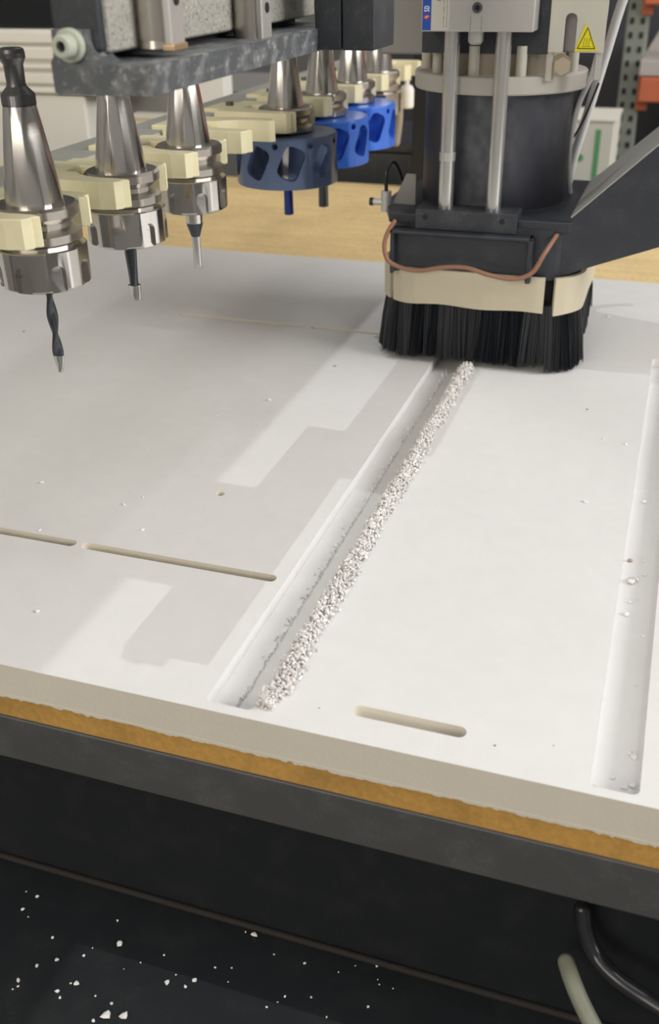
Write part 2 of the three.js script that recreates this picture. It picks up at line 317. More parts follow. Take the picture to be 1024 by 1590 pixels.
{ const q = (u, v, z) => hit(u, v, 'z', z);
  single('grey_hose', tube([q(880, 1494, -0.012), q(889, 1522, -0.004), q(903, 1556, 0.002), q(925, 1600, 0.008), q(950, 1650, 0.012)], 0.0041, 40, 14), M.hoseGrey, 'pale grey green hose end rising in front of the black base', 'hose');
  single('black_cable', tube([q(905, 1412, -0.0225), q(908, 1440, -0.019), q(925, 1482, -0.014), q(955, 1516, -0.008), q(1000, 1548, -0.004), q(1050, 1578, 0), q(1120, 1610, 0)], 0.0042, 60, 14), M.cable, 'glossy black cable curving out from under the table', 'cable');
}

// ------------------------------------------------------------------ tool rack and tool holders
const RX = -0.33, Z0 = -0.161, PITCH = 0.0958, GAUGE = 0.1815;
const toolZ = (k) => Z0 - PITCH * k;
const rack = thing('tool_rack', 'tool rack with a row of cream plastic forks holding the cutters', 'tool rack');
part('rail', span(-0.425, -0.385, 0.158, 0.178, toolZ(9.6), 0.02, 0.002), M.rail, rack, 'grey green rail');
part('rail_bracket', span(-0.43, -0.40, 0.178, 1.02, toolZ(9.6), toolZ(9.2)), M.grey, rack);
part('rail_bracket', span(-0.43, -0.40, 0.178, 1.02, -0.02, 0.02), M.grey, rack);
const jawGeo = (side) => {                     // plan outline of one jaw, x along the jaw, side = +1 front, -1 back
  const o = [[-0.052, 0.010], [-0.052, 0.031], [-0.012, 0.034], [0.003, 0.034], [0.0125, 0.0325], [0.0150, 0.029], [0.0140, 0.0265], [0.0170, 0.0238], [0.0140, 0.0222], [0.006, 0.0222], [-0.004, 0.0215], [-0.012, 0.0205], [-0.020, 0.0165], [-0.026, 0.010]];
  const s = poly(side > 0 ? o : o.map(([x, z]) => [x, -z]).reverse());
  const g = extrude(s, 0.0145, 0.0009, 4); g.rotateX(Math.PI / 2); return g.translate(0, 0.00725, 0);
};
const jf = jawGeo(1), jb = jawGeo(-1), hubGeo = rbox(0.034, 0.0165, 0.040, 0.0015, -0.052, 0, 0);
for (let k = 0; k < 9; k++) {
  const f = new THREE.Group(); f.name = 'fork'; f.position.set(RX, GAUGE - 0.0085, toolZ(k)); rack.add(f);
  for (const [n, g] of [['fork_jaw', jf], ['fork_jaw', jb], ['fork_body', hubGeo]]) part(n, g, M.fork, f);
  part('fork_screw', cyl(0.0035, 0.0035, 0.004, -0.052, 0.0092, 0, 16), M.stud, f);
}
// holder profile, y measured from the gauge line
const taperGeo = lathe([[0.0001, 0.0505], [0.0078, 0.0505], [0.0086, 0.0497], [0.0104, 0.0375], [0.01045, 0.0371], [0.01045, 0.0366], [0.0106, 0.0362], [0.0158, 0.0008], [0.0158, 0.0002], [0.016, 0]], 72);
const flangeGeo = lathe([[0.0155, 0.0006], [0.0215, 0.0006], [0.0232, -0.0008], [0.0232, -0.0052], [0.0226, -0.0058], [0.0192, -0.0086], [0.0190, -0.0112], [0.0222, -0.0135], [0.0232, -0.0142], [0.0232, -0.0185], [0.0222, -0.0195], [0.0205, -0.0200], [0.0205, -0.0230]], 72);
const studGeo = lathe([[0.0001, 0.0770], [0.0048, 0.0770], [0.0062, 0.0762], [0.0066, 0.0745], [0.0066, 0.0722], [0.0058, 0.0705], [0.0050, 0.0690], [0.0048, 0.0600], [0.0052, 0.0588], [0.0086, 0.0552], [0.0088, 0.0548], [0.0088, 0.0500]], 40);
const ev = new Evaluator(); ev.attributes = ['position', 'normal', 'uv'];
function csgSub(a, list) { let A = new Brush(a); A.updateMatrixWorld(); for (const b of list) { const B = new Brush(b); B.updateMatrixWorld(); A = ev.evaluate(A, B, SUBTRACTION); A.updateMatrixWorld(); } const g = A.geometry.clone(); g.clearGroups(); return g; }
const nutSolid = new THREE.LatheGeometry([[0, -0.0450], [0.0180, -0.0450], [0.0205, -0.0446], [0.0245, -0.0428], [0.0250, -0.0420], [0.0250, -0.0222], [0.0244, -0.0215], [0.0205, -0.0215], [0.0205, -0.0222], [0, -0.0222]].map(([r, y]) => new THREE.Vector2(r, y)), 72);
const notchCyl = (a) => new THREE.CylinderGeometry(0.0042, 0.0042, 0.009, 20).rotateX(Math.PI / 2).translate(0, -0.0330, 0.0265).rotateY(a);
const notchBox = (a) => new THREE.BoxGeometry(0.00838, 0.016, 0.009).translate(0, -0.0410, 0.0265).rotateY(a);
const nutGeo = (() => { const l = []; for (let i = 0; i < 8; i++) { const a = i * Math.PI / 4 + 0.62; l.push(notchCyl(a), notchBox(a)); } return toCreasedNormals(csgSub(nutSolid, l), 0.5); })();
function twisted(R, len, turns, depth, n = 60) {      // two-flute spiral cutter, hanging down from y = 0
  const seg = 28, pos = [], idx = [];
  for (let j = 0; j <= n; j++) for (let i = 0; i < seg; i++) { const th = i / seg * Math.PI * 2, tw = j / n * turns * Math.PI * 2; const r = R * (1 - depth * Math.pow(Math.abs(Math.sin(th)), 1.5)); pos.push(r * Math.cos(th + tw), -len * j / n, r * Math.sin(th + tw)); }
  for (let j = 0; j < n; j++) for (let i = 0; i < seg; i++) { const a = j * seg + i, b = j * seg + (i + 1) % seg; idx.push(a, b, a + seg, b, b + seg, a + seg); }
  const c0 = pos.length / 3; pos.push(0, -len - R * 0.25, 0); for (let i = 0; i < seg; i++) idx.push(n * seg + i, n * seg + (i + 1) % seg, c0);
  const g = new THREE.BufferGeometry(); g.setAttribute('position', new THREE.Float32BufferAttribute(pos, 3)); g.setAttribute('uv', new THREE.Float32BufferAttribute(new Float32Array(pos.length / 3 * 2), 2)); g.setIndex(idx); g.computeVertexNormals(); return g;
}
function holder(k, label) {
  const g = thing('tool_holder', label, 'tool holder', null, [RX, GAUGE, toolZ(k)]);
  const t = part('taper', taperGeo, M.steel, g, 'polished steel cone');
  part('pull_stud', studGeo, M.stud, g, 'dark pull stud');
  part('flange', flangeGeo, M.steelDull, g, 'grooved steel flange');
  g.rotation.y = k * 0.37;
  return g;
}
const NB = -0.0450;
{ // thin spiral cutter
  const g = holder(0, 'foremost steel tool holder with the long thin spiral cutter, open above'); g.rotation.y = 0.25;
  part('collet_nut', nutGeo, M.steelNut, g, 'bright notched collet nut');
  const c = part('cutter', twisted(0.0032, 0.0430, 1.0, 0.5).translate(0, NB + 0.001, 0), M.carbide, g, 'thin dark spiral cutter');
  part('cutter_tip', twisted(0.0033, 0.0095, 0.2, 0.5, 14).translate(0, NB - 0.0420, 0), M.tip, c, 'bright cutter tip');
}
{ // thicker cutter
  const g = holder(1, 'steel tool holder with a thick black cutter, its cone tucked below the dusty grey plate'); g.rotation.y = 0.45;
  part('collet_nut', nutGeo, M.steelNut, g, 'bright notched collet nut');
  const c = part('cutter', twisted(0.0041, 0.0285, 0.25, 0.3).translate(0, NB + 0.001, 0), M.carbide, g, 'thick black cutter');
  part('cutter_tip', twisted(0.0042, 0.0100, 0.12, 0.5, 14).translate(0, NB - 0.0275, 0), M.tip, c, 'bright cutter tip');
}
{ // straight cutter with sleeve
  const g = holder(2, 'steel tool holder with a slim straight cutter in a grey sleeve'); g.rotation.y = 0.1;
  part('collet_nut', nutGeo, M.steelNut, g, 'bright notched collet nut');
  part('sleeve', cyl(0.0064, 0.0062, 0.009, 0, NB - 0.0045, 0, 28), M.steel, g);
  const c = part('cutter', lathe([[0.0062, NB - 0.009], [0.0060, NB - 0.010], [0.0034, NB - 0.0185], [0.0031, NB - 0.019]], 28), M.carbide, g, 'dark tapering cutter neck');
  part('cutter_tip', twisted(0.0032, 0.0235, 0.02, 0.35, 12).translate(0, NB - 0.0188, 0), M.tip, c, 'straight steel cutting end');
}
// dust turbine: slotted cup around the collet
const fanGeo = (() => {
  const R = 0.0440, ri = 0.0375, y1 = -0.0200, y0 = -0.0610;
  const cup = new THREE.LatheGeometry([[0.019, y1 - 0.003], [ri, y1 - 0.003], [ri, y0], [R, y0], [R + 0.0003, y0 + 0.001], [R + 0.0003, y1 - 0.0012], [R - 0.001, y1], [0.019, y1], [0.019, y1 - 0.003]].map(([r, y]) => new THREE.Vector2(r, y)), 64);
  const l = [];
  for (let i = 0; i < 9; i++) { const a = i * Math.PI * 2 / 9;
    l.push(new RoundedBoxGeometry(0.0185, 0.0270, 0.026, 3, 0.006).rotateZ(-0.42).translate(0, (y0 + y1) / 2 + 0.001, R).rotateY(a));
    l.push(new THREE.CylinderGeometry(0.0026, 0.0026, 0.02, 14).rotateX(Math.PI / 2).translate(0.0168, y1 - 0.0056, R).rotateY(a)); }
  return toCreasedNormals(csgSub(cup, l), 0.6);
})();
const bladeGeo = (() => { const g = box(0.0014, 0.034, 0.017, 0, 0, 0); g.rotateY(0.6); g.rotateX(0.25); return g.translate(0, -0.0415, 0.0295); })();
const fanHub = lathe([[0.0, -0.059], [0.016, -0.059], [0.0185, -0.056], [0.0205, -0.025], [0.0205, -0.019], [0, -0.019]], 40);
function fanTool(k, label, mat, bit, len, rb) {
  const g = holder(k, label); g.rotation.y = 0.3 + k * 0.21;
  const f = part('dust_turbine', fanGeo, mat, g, 'slotted blue dust turbine');
  part('turbine_hub', fanHub, M.steel, f, 'bright steel hub');
  for (let i = 0; i < 9; i++) { const b = part('turbine_blade', bladeGeo, mat, f); b.rotation.y = i * Math.PI * 2 / 9 + 0.2; }
  part('cutter', twisted(rb, len, 0.12, 0.22, 20).translate(0, -0.058, 0), bit, g);
  return g;
}
fanTool(4, 'steel tool holder with a dusty grey blue slotted turbine and blue cutter', M.blueDusty, M.blueBit, 0.0325, 0.0042);
fanTool(5, 'steel tool holder with a bright blue turbine right behind the dusty one', M.blue, M.carbide, 0.046, 0.005);
fanTool(6, 'steel tool holder with a bright blue turbine next to the plain collet holder', M.blue, M.steelDull, 0.024, 0.004);
{ const g = holder(7, 'steel tool holder with a plain collet nut behind the blue turbines'); part('collet_nut', nutGeo, M.steelNut, g); part('cutter', twisted(0.003, 0.03, 0.4, 0.35, 20).translate(0, NB, 0), M.carbide, g); }

// ------------------------------------------------------------------ drilling head over the rack
const DZ = -0.0423, DE = -0.29;
const h2 = (u, v, z) => { const p = hit(u, v, 'z', z); return [p.x, p.y]; };
const drill = thing('drill_head', 'cast grey drilling head with a dusty dark plate bolted under it', 'drill head');
{
  const px = (u, v) => h2(u, v, DZ);
  const prof = new THREE.Shape(); const A = [[86, 146], [80, 100], [83, 88], [80, 44], [138, 45], [140, 62]].map(q => px(...q));
  prof.moveTo(...px(92, 148)); prof.lineTo(...px(86, 144)); prof.lineTo(...px(79, 97)); prof.lineTo(...px(83, 88)); prof.lineTo(...px(79, 45)); prof.lineTo(...px(138, 46)); prof.lineTo(...px(140, 64));
  prof.bezierCurveTo(...px(145, 84), ...px(155, 98), ...px(172, 101)); prof.lineTo(...px(236, 101)); prof.lineTo(...px(238, 150)); prof.closePath();
  // the upright ear is short, the foot runs the whole length
  const foot = poly([px(92, 148), px(86, 144), px(79, 97), px(172, 101), px(236, 101), px(238, 150)]);
  const pl = part('under_plate', [extrude(prof, 0.012, 0).translate(0, 0, DZ - 0.012), extrude(foot, DZ - 0.012 - DE, 0).translate(0, 0, DE)], M.plate, drill, 'dusty dark grey plate');
  const c = px(112, 70), r = 0.0055;
  const bolt = part('washer', lathe([[0.0035, 0.0], [0.0068, 0.0], [0.0072, 0.0006], [0.0072, 0.003], [0.0066, 0.0036], [0.0035, 0.0036]], 32).scale(0.82, 0.82, 0.82).rotateX(Math.PI / 2).translate(c[0], c[1], DZ), M.washer, drill, 'pale greenish washer');
  part('bolt_head', lathe([[0, 0.0060], [0.0024, 0.0060], [0.0024, 0.0098], [0.0042, 0.0098], [0.0048, 0.0092], [0.0050, 0.003]], 28).scale(0.82, 0.82, 0.82).rotateX(Math.PI / 2).translate(c[0], c[1], DZ), M.washer, drill, 'socket bolt head');
  part('bolt_socket', cyl(0.0019, 0.0019, 0.0005, 0, 0, 0, 6).rotateX(Math.PI / 2).translate(c[0], c[1], DZ + 0.0053), M.void, drill);
  const [bx0] = px(74, 20), [bx1, by] = px(158, 86);
  part('casting', span(bx0 + 0.001, bx1, by, 0.4295, DE + 0.01, DZ - 0.006, 0.0015), M.cast, drill, 'speckled grey casting');
  part('shaded_front', span(bx0, bx1 - 0.0006, by + 0.0008, 0.4295, DZ - 0.0065, DZ - 0.0015, 0.0015), M.dark, drill, 'front of the casting with its shade painted in as a darker colour');  // unlit front face of the casting, its shade put into a darker colour
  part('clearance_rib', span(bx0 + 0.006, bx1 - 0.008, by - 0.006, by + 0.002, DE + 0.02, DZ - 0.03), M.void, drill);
  for (const u of [258, 400]) {                     // two quills on the long face
    const p = hit(u - 5, 74, 'x', bx1 + 0.008);
    const q = part('quill', [cyl(0.0075, 0.0075, 0.12, p.x - 0.002, p.y + 0.063, p.z, 32), cyl(0.0070, 0.0075, 0.003, p.x - 0.002, p.y + 0.0015, p.z, 32)], M.quill, drill, 'steel drill quill');
    part('key_plate', span(p.x + 0.0035, p.x + 0.0068, p.y + 0.001, p.y + 0.12, p.z - 0.0070, p.z + 0.0054, 0.001), M.alu, q);
    part('key_plate_hole', cyl(0.0022, 0.0022, 0.0004, 0, 0, 0, 24).rotateZ(Math.PI / 2).translate(p.x + 0.0071, p.y + 0.017, p.z - 0.001), M.void, q);
    part('brass_lip', span(p.x + 0.0025, p.x + 0.0077, p.y - 0.001, p.y + 0.0018, p.z - 0.0074, p.z + 0.0060, 0.0008), M.brass, q, 'brass foot');
  }
}
const dustBox = thing('bearing_housing', 'dark grey two piece housing at the end of the drilling head', 'housing');
{
  const z = -0.2266, [x0, y0] = h2(490, 78, z), [xm] = h2(531, 79, z), [x1] = h2(581, 82, z), ze = hit(612, 72, 'x', x1).z;
  part('left_half', span(x0, xm - 0.0003, y0, 0.40, ze, z, 0.0008), M.dark, dustBox);
  part('right_half', span(xm + 0.0003, x1, y0, 0.40, ze, z, 0.0008), M.dark, dustBox);
}

// ------------------------------------------------------------------ unseen beam, rib and cover added above the frame to cast shadows
const shadowCaster = thing('shadow_beam', 'grey beam with rib and cover added unseen above the tool rack to cast shadows', 'shadowCaster');
part('beam', span(-0.50, -0.2538, 1.0, 1.12, -1.6, 0.75, 0.004), M.grey, shadowCaster);  // unseen, added to shade the left part of the sheet
part('shadow_arm', span(-0.30, -0.205, 0.43, 0.45, -0.198, -0.0994, 0.001), M.grey, shadowCaster);  // unseen rib, added to cast a shadow band across the bright strip
part('shadow_arm_post', span(-0.30, -0.285, 0.45, 1.0, -0.198, -0.0994, 0.001), M.grey, shadowCaster);  // support of the added rib
part('shadow_cover', span(-0.208, -0.15, 0.4205, 0.436, -0.50, -0.262, 0.002), M.grey, shadowCaster);  // unseen plate, added to cast the step in the shadow edge

// ------------------------------------------------------------------ spindle
const SPX = -0.1445, SPZ = -0.532, SR = 0.0575;
const spin = thing('spindle', 'black dusty router spindle with a pale clamp ring and beige panel', 'spindle');
{
  const at = (g) => g.translate(SPX, 0, SPZ);
  part('nose_cover', at(lathe([[0.03, 0.1185], [SR, 0.1185], [SR + 0.0004, 0.120], [SR, 0.2040], [0.02, 0.2045]], 72)), M.spindle, spin, 'dusty black cylinder');
  part('clamp_ring', at(lathe([[0.05, 0.2040], [0.0657, 0.2040], [0.0665, 0.2050], [0.0665, 0.2155], [0.0655, 0.2165], [0.05, 0.2165]], 80)), M.ring, spin, 'pale round clamp ring');
  part('motor_body', at(lathe([[0.0535, 0.213], [0.0535, 0.42]], 64)), M.tan, spin, 'brownish motor body');
  for (const a of [0.25, 1.15, 1.75, 2.35, 3.0]) part('post', cyl(0.004, 0.004, 0.024, SPX + 0.058 * Math.cos(a), 0.2245, SPZ + 0.058 * Math.sin(a), 16), M.beige, spin);
  const zp = -0.4775;
  const [bl, bb] = h2(655, 82, zp), [br] = h2(853, 88, zp);
  part('backing_plate', span(bl, br, bb, 0.42, zp - 0.008, zp, 0.0008), M.dark, spin, 'dark backing plate');
  // beige panel with its long slot
  const [wl, wb] = h2(851, 81, zp + 0.003), [wr] = h2(944, 20, zp + 0.003), [sx, st] = h2(889, 20, zp + 0.003);
  const s = poly([[wl, wb], [sx - 0.0042, wb], [sx - 0.0042, st - 0.004], [sx - 0.0036, st - 0.0018], [sx - 0.002, st - 0.0004], [sx, st], [sx + 0.002, st - 0.0004], [sx + 0.0036, st - 0.0018], [sx + 0.0042, st - 0.004], [sx + 0.0042, wb], [wr, wb], [wr, 0.42], [wl, 0.42]]);
  const pn = part('side_panel', extrude(s, 0.002).translate(0, 0, zp + 0.001), M.beige, spin, 'beige sheet metal panel with a long slot');
  part('slot_back', span(sx - 0.012, wr - 0.004, wb - 0.001, st + 0.012, zp - 0.014, zp - 0.008), M.grey, spin);
  const bp = h2(868, 102, zp - 0.002);
  part('hex_bolt', [cyl(0.0062, 0.0062, 0.005, 0, 0, 0, 6).rotateX(Math.PI / 2).translate(bp[0] + 0.003, bp[1], zp), cyl(0.0078, 0.0078, 0.002, 0, 0, 0, 28).rotateX(Math.PI / 2).translate(bp[0] + 0.001, bp[1], zp - 0.004)], M.boltTan, spin, 'tan coloured hex bolt');
  part('leg_strip', span(wr - 0.006, wr - 0.001, 0.214, wb + 0.02, zp - 0.012, zp - 0.004), M.alu, spin);
  part('leg_strip', span(br - 0.002, br + 0.003, 0.213, wb + 0.005, zp - 0.004, zp), M.beige, spin);
  part('slide_column', span(-0.252, -0.20, 0.222, 0.44, -0.66, -0.565, 0.002), M.grey, spin, 'grey slide column');
  // warning triangle
  const T = [h2(911, 36, zp + 0.0034), h2(892, 80, zp + 0.0034), h2(928, 79, zp + 0.0034)];
  const cvs = document.createElement('canvas'); cvs.width = cvs.height = 128; const c = cvs.getContext('2d');
  c.fillStyle = '#e9dc12'; c.fillRect(0, 0, 128, 128); c.strokeStyle = '#4b4708'; c.lineWidth = 5; c.lineJoin = 'round';
  c.beginPath(); c.moveTo(64, 20); c.lineTo(16, 114); c.lineTo(112, 114); c.closePath(); c.stroke();
  c.lineWidth = 5; c.strokeStyle = '#a39a12'; for (const x of [50, 64, 78]) { c.beginPath(); c.moveTo(x, 98); c.bezierCurveTo(x - 8, 88, x + 8, 78, x, 66); c.stroke(); }
  c.beginPath(); c.moveTo(42, 104); c.lineTo(86, 104); c.stroke();
  const ct = new THREE.CanvasTexture(cvs); ct.colorSpace = THREE.SRGBColorSpace;
  const sg = extrude(poly([T[0], T[1], T[2]]), 0.0003), pp = sg.attributes.position, uv = sg.attributes.uv;
  const x0 = T[1][0], x1 = T[2][0], y0 = Math.min(T[1][1], T[2][1]), y1 = T[0][1];
  for (let i = 0; i < pp.count; i++) uv.setXY(i, (pp.getX(i) - x0) / (x1 - x0), (pp.getY(i) - y0) / (y1 - y0));
  part('warning_sticker', sg.translate(0, 0, zp + 0.0031), S({ map: ct, roughness: 0.5 }), spin, 'yellow triangular hot surface warning sticker');
}
// ------------------------------------------------------------------ guided air cylinder in front of the spindle
const ram = thing('air_cylinder', 'silver guided air cylinder with two steel rods in front of the spindle', 'air cylinder');
{
  const z = -0.453, [x0, y0] = h2(654, 49, z), [x1] = h2(828, 56, z);
  const zb = -0.4755;
  part('body', span(x0, x1, y0, 0.42, zb, z, 0.001), M.alu, ram, 'silver aluminium body');
  const rz = -0.4655;
  for (const u of [703, 783]) { const p = hit(u, 60, 'z', rz); const r = part('guide_rod', [cyl(0.0057, 0.0057, y0 + 0.005 - 0.1235, p.x, (y0 + 0.005 + 0.1235) / 2, rz, 32)], M.rod, ram, 'polished guide rod'); if (u < 720) part('tape_wrap', cyl(0.0061, 0.0061, 0.006, p.x, 0.161, rz, 24), M.alu, r); }
  const cp = hit(741, 60, 'z', rz);
  part('piston_end', lathe([[0, y0 - 0.0085], [0.0038, y0 - 0.0085], [0.0055, y0 - 0.0065], [0.0055, y0 + 0.002]], 24).translate(cp.x, 0, rz + 0.004), M.alu, ram);
  const hp = h2(742, 12, z); part('socket_screw', lathe([[0.0018, 0.0002], [0.0018, 0.001], [0.0030, 0.001], [0.0036, 0.0006], [0.0036, 0]], 24).rotateX(Math.PI / 2).translate(hp[0], hp[1], z), M.stud, ram, 'black socket screw');
  part('screw_socket', cyl(0.0018, 0.0018, 0.0003, 0, 0, 0, 6).rotateX(Math.PI / 2).translate(hp[0], hp[1], z + 0.0004), M.void, ram);
  for (const u of [731, 748]) { const e = h2(u, 40, z); part('sensor_groove', span(e[0] - 0.0003, e[0] + 0.0003, y0 + 0.0006, hp[1] - 0.005, z - 0.0003, z + 0.00008, 0.0001), M.grey, ram); }
  // name plate with the visible print
  const W = 256, H = 512, cv = document.createElement('canvas'); cv.width = W; cv.height = H; const c = cv.getContext('2d');
  c.fillStyle = '#d2cec4'; c.fillRect(0, 0, W, H); c.fillStyle = '#2350b4'; c.fillRect(0, 0, 84, H);
  c.fillStyle = '#d8403c'; c.save(); c.translate(42, 330); c.rotate(Math.PI / 4); c.fillRect(-26, -26, 52, 52); c.restore();
  c.fillStyle = '#f4f4f4'; c.save(); c.translate(42, 330); c.rotate(Math.PI / 4); c.fillRect(-7, -20, 10, 40); c.restore();
  c.save(); c.translate(66, 262); c.rotate(-Math.PI / 2); c.font = 'bold 70px sans-serif'; c.fillText('SD', 0, 0); c.restore();
  c.fillStyle = '#33302c'; c.save(); c.translate(176, 120); c.rotate(-Math.PI / 2); c.font = 'bold 46px sans-serif'; c.fillText('TN', 0, 0); c.restore();
  c.fillStyle = '#8d8378'; for (let y = 40; y < 470; y += 14) { c.fillRect(200, y, 9, 4 + (y * 7) % 9); c.fillRect(230, y, 9, 5 + (y * 5) % 8); }
  const ct = new THREE.CanvasTexture(cv); ct.colorSpace = THREE.SRGBColorSpace;
  const a = h2(656, 47, z), b = h2(699, 0, z); const w = b[0] - a[0], hgt = (b[1] - a[1]) * 1.25;
  part('name_plate', new THREE.BoxGeometry(w, hgt, 0.0003).translate(a[0] + w / 2, a[1] + hgt / 2, z + 0.00018), S({ map: ct, roughness: 0.45 }), ram, 'blue, red and white printed maker label');
}

// ------------------------------------------------------------------ dust shoe
const shoe = thing('dust_shoe', 'black dust shoe with a pale strap and black brush skirt around the cutter', 'dust shoe');
const BX0 = -0.2185, BX1 = -0.0625, BZF = -0.4535, BZB = -0.612, BR = 0.032;
function loop(n, grow = 0) {                          // rounded rectangle plan outline, starting mid back, going round
  const s = new THREE.Shape(), x0 = BX0 - grow, x1 = BX1 + grow, y0 = -BZF - grow, y1 = -BZB + grow, r = BR + grow;
  s.moveTo((x0 + x1) / 2, y1); s.lineTo(x1 - r, y1); s.absarc(x1 - r, y1 - r, r, Math.PI / 2, 0, true); s.lineTo(x1, y0 + r); s.absarc(x1 - r, y0 + r, r, 0, -Math.PI / 2, true); s.lineTo(x0 + r, y0); s.absarc(x0 + r, y0 + r, r, -Math.PI / 2, -Math.PI, true); s.lineTo(x0, y1 - r); s.absarc(x0 + r, y1 - r, r, Math.PI, Math.PI / 2, true); s.lineTo((x0 + x1) / 2, y1);
  return s.getSpacedPoints(n).map(p => V(p.x, 0, -p.y));
}
{
  const plateShape = poly([[-0.212, 0.459], [-0.074, 0.459], [-0.066, 0.47], [-0.066, 0.62], [-0.205, 0.62], [-0.226, 0.57], [-0.226, 0.50]]);
  part('shoe_plate', extrude(plateShape, 0.006, 0.0008).rotateX(-Math.PI / 2).translate(0, 0.1115, 0), M.black, shoe, 'black mounting plate');
  // hood body between plate and strap
  const in1 = loop(120, -0.003); const hs = new THREE.Shape(in1.slice(0, -1).map(p => new THREE.Vector2(p.x, -p.z)));
  part('hood', extrude(hs, 0.0385).rotateX(-Math.PI / 2).translate(0, 0.074, 0), M.black, shoe, 'black dust hood');
  // front bracket: recessed tray with flanges
  const z = -0.446, L = -0.2085, R = -0.0975, yb = 0.0735, yt = 0.108;
  part('bracket', [span(L, R, yt - 0.003, yt, BZF - 0.006, z), span(L, L + 0.003, yb, yt, BZF - 0.006, z), span(R - 0.004, R, yb, yt, BZF - 0.006, z), span(L, R, yb, yt, BZF - 0.006, BZF - 0.001)], M.black, shoe, 'black front bracket');
  const [fx0, fy0] = h2(645, 341, -0.4545), [fx1] = h2(803, 350, -0.4545);
  part('rod_foot', span(fx0, fx1, yt, yt + 0.0155, -0.478, -0.4535, 0.001), M.dark, shoe, 'dark bar clamping the rods');
  for (const u of [661, 781]) { const e = h2(u, 332, -0.4535); part('foot_screw_hole', cyl(0.0022, 0.0022, 0.0006, 0, 0, 0, 16).rotateX(Math.PI / 2).translate(e[0], yt + 0.0095, -0.4534), M.void, shoe); }
  // duct rising to the side
  const zf = -0.462, zr = -0.605, q = (u, v) => h2(u, v, zf);
  const A = q(888, 340), B = q(1024, 227), C = q(1024, 384), D = q(930, 411), E = q(880, 430), F = q(800, 426);
  const dx = 0.16, sl = (B[1] - A[1]) / (B[0] - A[0]), sl2 = (C[1] - D[1]) / (C[0] - D[0]);
  const backZ = (x) => zr + (-0.497 - zr) * Math.min(1, Math.max(0, (x - A[0]) / (B[0] - A[0])));     // the duct narrows in depth as it rises
  const taperBack = (g) => { const p = g.attributes.position; for (let i = 0; i < p.count; i++) if (p.getZ(i) < (zf + zr) / 2) p.setZ(i, p.getZ(i) - zr + backZ(p.getX(i))); g.computeVertexNormals(); return g; };
  const du = poly([[F[0], F[1] + 0.001], [E[0] - 0.008, E[1]], [E[0], E[1] + 0.002], D, C, [C[0] + dx, C[1] + sl2 * dx], [B[0] + dx, B[1] + sl * dx], B, A, [F[0], A[1] - 0.003]]);
  part('duct', taperBack(extrude(du, zf - zr, 0).translate(0, 0, zr)), M.black, shoe, 'black rectangular dust duct');
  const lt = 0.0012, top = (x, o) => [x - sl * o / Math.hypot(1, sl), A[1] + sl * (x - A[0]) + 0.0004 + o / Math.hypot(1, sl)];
  part('duct_top_sheet', taperBack(extrude(poly([top(A[0], 0), top(B[0], 0), top(B[0] + dx, 0), top(B[0] + dx, lt), top(B[0], lt), top(A[0], lt)]), zf - zr, 0).translate(0, 0, zr)), M.lid, shoe, 'pale grey sheet on top of the duct');  // thin paler sheet over the sloping top face of the duct
  // strap in two lengths with a gap at the front corner
  const strap = (i0, i1, pts, th, y0, y1) => { const outer = pts.slice(i0, i1 + 1), pos = [], idx = []; const n = outer.length; const ctr = V((BX0 + BX1) / 2, 0, (BZF + BZB) / 2);
    outer.forEach((p, i) => { const a = outer[Math.max(0, i - 1)], b = outer[Math.min(n - 1, i + 1)]; const t = b.clone().sub(a).normalize(); const nn = V(-t.z, 0, t.x); if (nn.dot(p.clone().sub(ctr)) < 0) nn.negate(); const w = 0.0008 * Math.sin(i * 0.35); const o = p.clone().addScaledVector(nn, th); pos.push(o.x, y0 + w, o.z, o.x, y1, o.z, p.x, y1, p.z, p.x, y0 + w, p.z); });
    for (let i = 0; i < n - 1; i++) for (let k = 0; k < 4; k++) { const a = i * 4 + k, b = i * 4 + (k + 1) % 4; idx.push(a, b, a + 4, b, b + 4, a + 4); }
    idx.push(0, 2, 1, 0, 3, 2); const e = (n - 1) * 4; idx.push(e, e + 1, e + 2, e, e + 2, e + 3);
    const g = new THREE.BufferGeometry(); g.setAttribute('position', new THREE.Float32BufferAttribute(pos, 3)); g.setAttribute('uv', new THREE.Float32BufferAttribute(new Float32Array(pos.length / 3 * 2), 2)); g.setIndex(idx); return toCreasedNormals(g, 0.6); };
  const ps = loop(160, 0.0);
  // index of the front right seam
  let seam = 0, best = 1; ps.forEach((p, i) => { const d = Math.abs(p.x + 0.0835) + Math.abs(p.z - BZF) * 2; if (d < best) { best = d; seam = i; } });
  let seam2 = 0; best = 1; ps.forEach((p, i) => { const d = Math.abs(p.x + 0.2100) + Math.abs(p.z - BZF - 0) * 1.2; if (d < best) { best = d; seam2 = i; } });
  part('strap', strap(seam + 1, seam2, ps, 0.0026, 0.0495, 0.0775), M.band, shoe, 'pale cream strap');
  part('strap', strap(0, seam - 1, ps, 0.0034, 0.0475, 0.0770), M.band, shoe, 'pale cream strap');
  part('strap', strap(seam2 + 1, ps.length - 1, ps, 0.0034, 0.0490, 0.0780), M.band, shoe, 'pale cream strap');
  // bristles: tapered strands, thousands of them
  seed = 4242;
  const pos = [], nor = [], pts = loop(900, -0.001), ctr = V((BX0 + BX1) / 2, 0, (BZF + BZB) / 2), per = pts.length - 1;
  const gapX = -0.0845;
